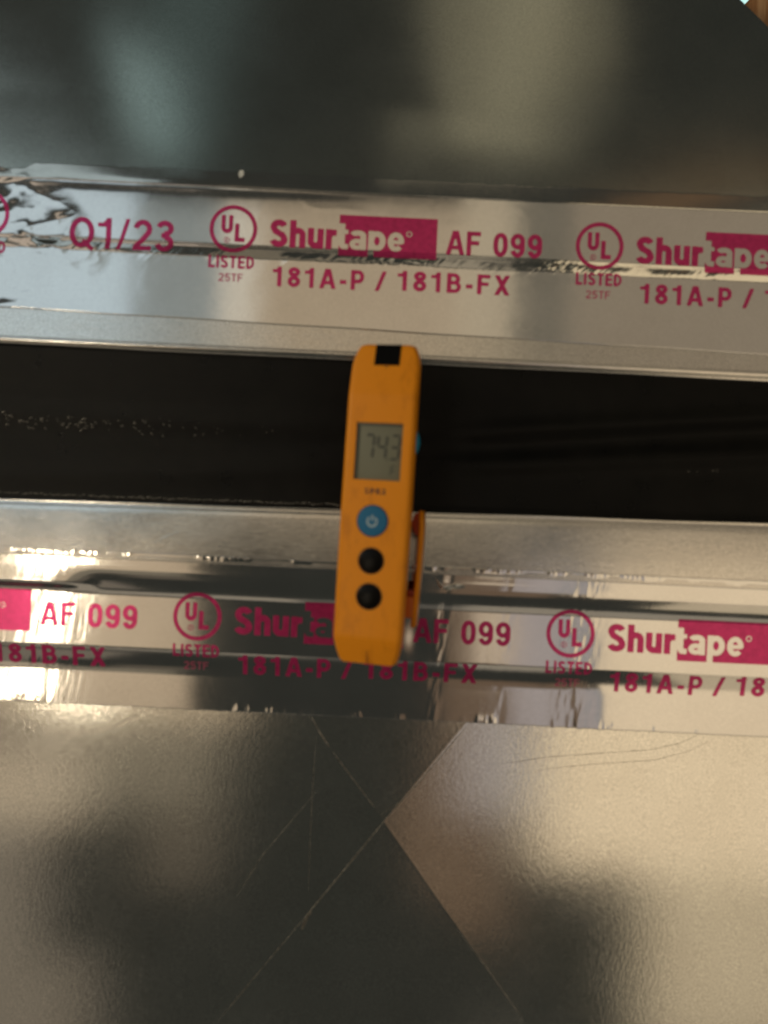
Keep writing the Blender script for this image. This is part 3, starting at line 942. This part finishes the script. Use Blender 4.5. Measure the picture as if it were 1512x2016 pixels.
# mould line at the foot
bm = bmesh.new(); pv = None
for i in range(9):
    z = -65.5 - 7*i/8.; wd = .09+.16*i/8
    A = bm.verts.new(((.3-wd)*mmx, (fr(z)-.05)*mmx, z*mmx)); B = bm.verts.new(((.3+wd)*mmx, (fr(z)-.05)*mmx, z*mmx))
    if pv: bm.faces.new((pv[0], A, B, pv[1]))
    pv = (A, B)
me = bpy.data.meshes.new('mould_line'); bm.to_mesh(me); bm.free(); link('mould_line', me, M_brn, TM, False)

# bright blue side button: a sphere-like knob on the right flank
bm = bmesh.new(); bmesh.ops.create_uvsphere(bm, u_segments=24, v_segments=14, radius=1, matrix=Matrix.Translation((13.9*mmx, 3.2*mmx, zy(881)*mmx)) @ Matrix.Diagonal((2.9*mmx, 3.2*mmx, 6.0*mmx, 1)))
me = bpy.data.meshes.new('side_button'); bm.to_mesh(me); bm.free(); link('side_button', me, M_cyan, TM)

# clip that stands off the right flank
def clip_plate():
    bm = bmesh.new(); pv = None
    pts = [(x_-1.3, z_) for x_, z_ in [(19.1, -1.0), (19.6, -8), (19.6, -20), (19.4, -32), (19.0, -44), (18.6, -55.5)]]
    for (x, z) in pts:
        y0, y1 = 6.0, 15
        vs = [bm.verts.new((a*mmx, b*mmx, z*mmx)) for a, b in ((x, y0), (x+2.0, y0), (x+2.0, y1), (x, y1))]
        if pv:
            for k in range(4):
                j = (k+1) % 4; bm.faces.new((pv[k], pv[j], vs[j], vs[k]))
        else: bm.faces.new(vs)
        pv = vs
    bm.faces.new(pv); bmesh.ops.recalc_face_normals(bm, faces=bm.faces)
    bmesh.ops.bevel(bm, geom=[e for e in bm.edges if len(e.link_faces) == 2 and e.calc_face_angle(0) > .8], offset=.35*mmx, segments=2, affect='EDGES')
    me = bpy.data.meshes.new('clip'); bm.to_mesh(me); bm.free()
    return link('clip', me, M_yel, TM)
cl = clip_plate()
boxl('clip_hinge', 12.5, 18.1, 5, 9, -51, -41, M_org, cl, .5)
boxl('clip_spring', 12.5, 18.0, 6, 9, -41, -38, M_red, cl, .4)
bm = bmesh.new()
vs0 = [bm.verts.new((a*mmx, y*mmx, b*mmx)) for y in (6.4, 9.4) for a, b in ((18.1, -1.6), (15.8, -2.6), (14.6, -7.4), (16.4, -11.5), (18.1, -13))]
bm.faces.new(vs0[:5]); bm.faces.new(vs0[5:][::-1])
for i in range(5):
    j = (i+1) % 5; bm.faces.new((vs0[i], vs0[i+5], vs0[j+5], vs0[j]))
bmesh.ops.recalc_face_normals(bm, faces=bm.faces)
me = bpy.data.meshes.new('clip_stop'); bm.to_mesh(me); bm.free(); link('clip_stop', me, M_red, cl, False)
# metal probe that goes into the fabric
bm = bmesh.new()
bmesh.ops.create_cone(bm, cap_ends=True, segments=20, radius1=1.7*mmx, radius2=1.7*mmx, depth=26*mmx, matrix=Matrix.Translation((-2*mmx, 19*mmx, 40*mmx)) @ Matrix.Rotation(rad(90), 4, 'X'))
me = bpy.data.meshes.new('probe'); bm.to_mesh(me); bm.free(); link('probe', me, M_steel, TM)

# ------------------------------------------------------------------ small litter
def scrap(name, pts, x, y, hf, mat, label, cat, hgt=1.2, seed=0):
    """a crumpled flake with thickness, lying on the metal"""
    rs = np.random.RandomState(seed)
    u, v = img2uv(x, y); h = float(hf(np.array([u]), np.array([v]))[0])
    bm = bmesh.new()
    top = [bm.verts.new(P(u+a, v+b, h+hgt*(.3+.9*rs.rand()))) for a, b in pts]
    bot = [bm.verts.new(P(u+a*.9, v+b*.9, h+.05)) for a, b in pts]
    ct = bm.verts.new(P(u+sum(p[0] for p in pts)/len(pts), v+sum(p[1] for p in pts)/len(pts), h+hgt*.7))
    n = len(pts)
    for i in range(n):
        j = (i+1) % n
        bm.faces.new((top[i], top[j], ct)); bm.faces.new((top[i], bot[i], bot[j], top[j]))
    bm.faces.new(bot[::-1]); bmesh.ops.recalc_face_normals(bm, faces=bm.faces)
    me = bpy.data.meshes.new(name); bm.to_mesh(me); bm.free()
    return tag(link(name, me, mat, None, False), label=label, cat=cat)
scrap('lint_flake', [(-3, -6), (4, -7), (6, -1), (3, 6), (-2, 8), (-5, 2)], 474, 341, h_upper_tape, M_lint, 'tiny white flake of lint on the top rim of the upper foil tape', 'lint', .8, 3)
scrap('foil_scrap', [(-22, 4), (-10, -2), (4, -4), (16, -3), (22, 1), (10, 5), (-4, 6), (-16, 8)], 893, 1152, h_lower_tape, M_shiny, 'small curled scrap of foil right of the thermometer clip on the lower tape', 'foil scrap', 1.2, 4)
scrap('foil_scrap', [(-9, -9), (-3, -3), (4, 7), (0, 9), (-5, 2)], 866, 1146, h_lower_tape, M_shiny, 'thin upright sliver of foil nearest the thermometer clip on the lower tape', 'foil scrap', 1.0, 6)

# ------------------------------------------------------------------ background at the top right corner
def solid(name, x0, x1, y0, y1, z0, z1, mat):
    bm = bmesh.new()
    bmesh.ops.create_cube(bm, size=1, matrix=Matrix.Translation(((x0+x1)/2, (y0+y1)/2, (z0+z1)/2)) @ Matrix.Diagonal((x1-x0, y1-y0, z1-z0, 1)))
    bmesh.ops.bevel(bm, geom=bm.edges[:], offset=.002, segments=2, affect='EDGES')
    me = bpy.data.meshes.new(name); bm.to_mesh(me); bm.free()
    return link(name, me, mat, None, False)
def far(x, y, Y):
    u, v = img2uv(x, y); c = Vector((0, -D, 0)); d = P(u, v)-c
    return c + d*((Y+D)/d.y)
p0, p1 = far(1475, -2, .07), far(1464, 10, .07)
dd = (p1-p0).normalized(); nn_ = Vector((-dd.z, 0, dd.x))
if nn_.x < 0: nn_ = -nn_
bm = bmesh.new()
mt = Matrix.Translation(p0 + nn_*.03 + Vector((0, .015, 0))) @ Matrix((nn_, Vector((0, 1, 0)), dd)).transposed().to_4x4() @ Matrix.Diagonal((.06, .03, .5, 1))
bmesh.ops.create_cube(bm, size=1, matrix=mt)
bmesh.ops.bevel(bm, geom=bm.edges[:], offset=.0015, segments=2, affect='EDGES')
bmesh.ops.recalc_face_normals(bm, faces=bm.faces)
me = bpy.data.meshes.new('wooden_stud'); bm.to_mesh(me); bm.free()
st = link('wooden_stud', me, M_wood, None, False)
tag(st, label='brown slanting wooden stud behind the duct corner at top right', cat='stud')
st2m, nt, b = new_mat('daylight_pane')
b.inputs['Emission Color'].default_value = (.55, .95, .92, 1); b.inputs['Emission Strength'].default_value = .9
b.inputs['Base Color'].default_value = (.5, .7, .7, 1)
p = far(1450, 0, .8)
wn = solid('basement_window', p.x-.25, p.x+.3, .80, .82, p.z-.25, p.z+.5, st2m)
tag(wn, label='pale blue daylight pane glimpsed left of the wooden stud at top right', cat='window')
wl = solid('back_wall', -1.2, 2.2, .86, .9, -1.2, 2.2, plain('dark_wall', (.05, .045, .04), .8))
wl['kind'] = 'structure'
for o in list(bpy.data.objects):
    if 'keep_world' in o: del o['keep_world']
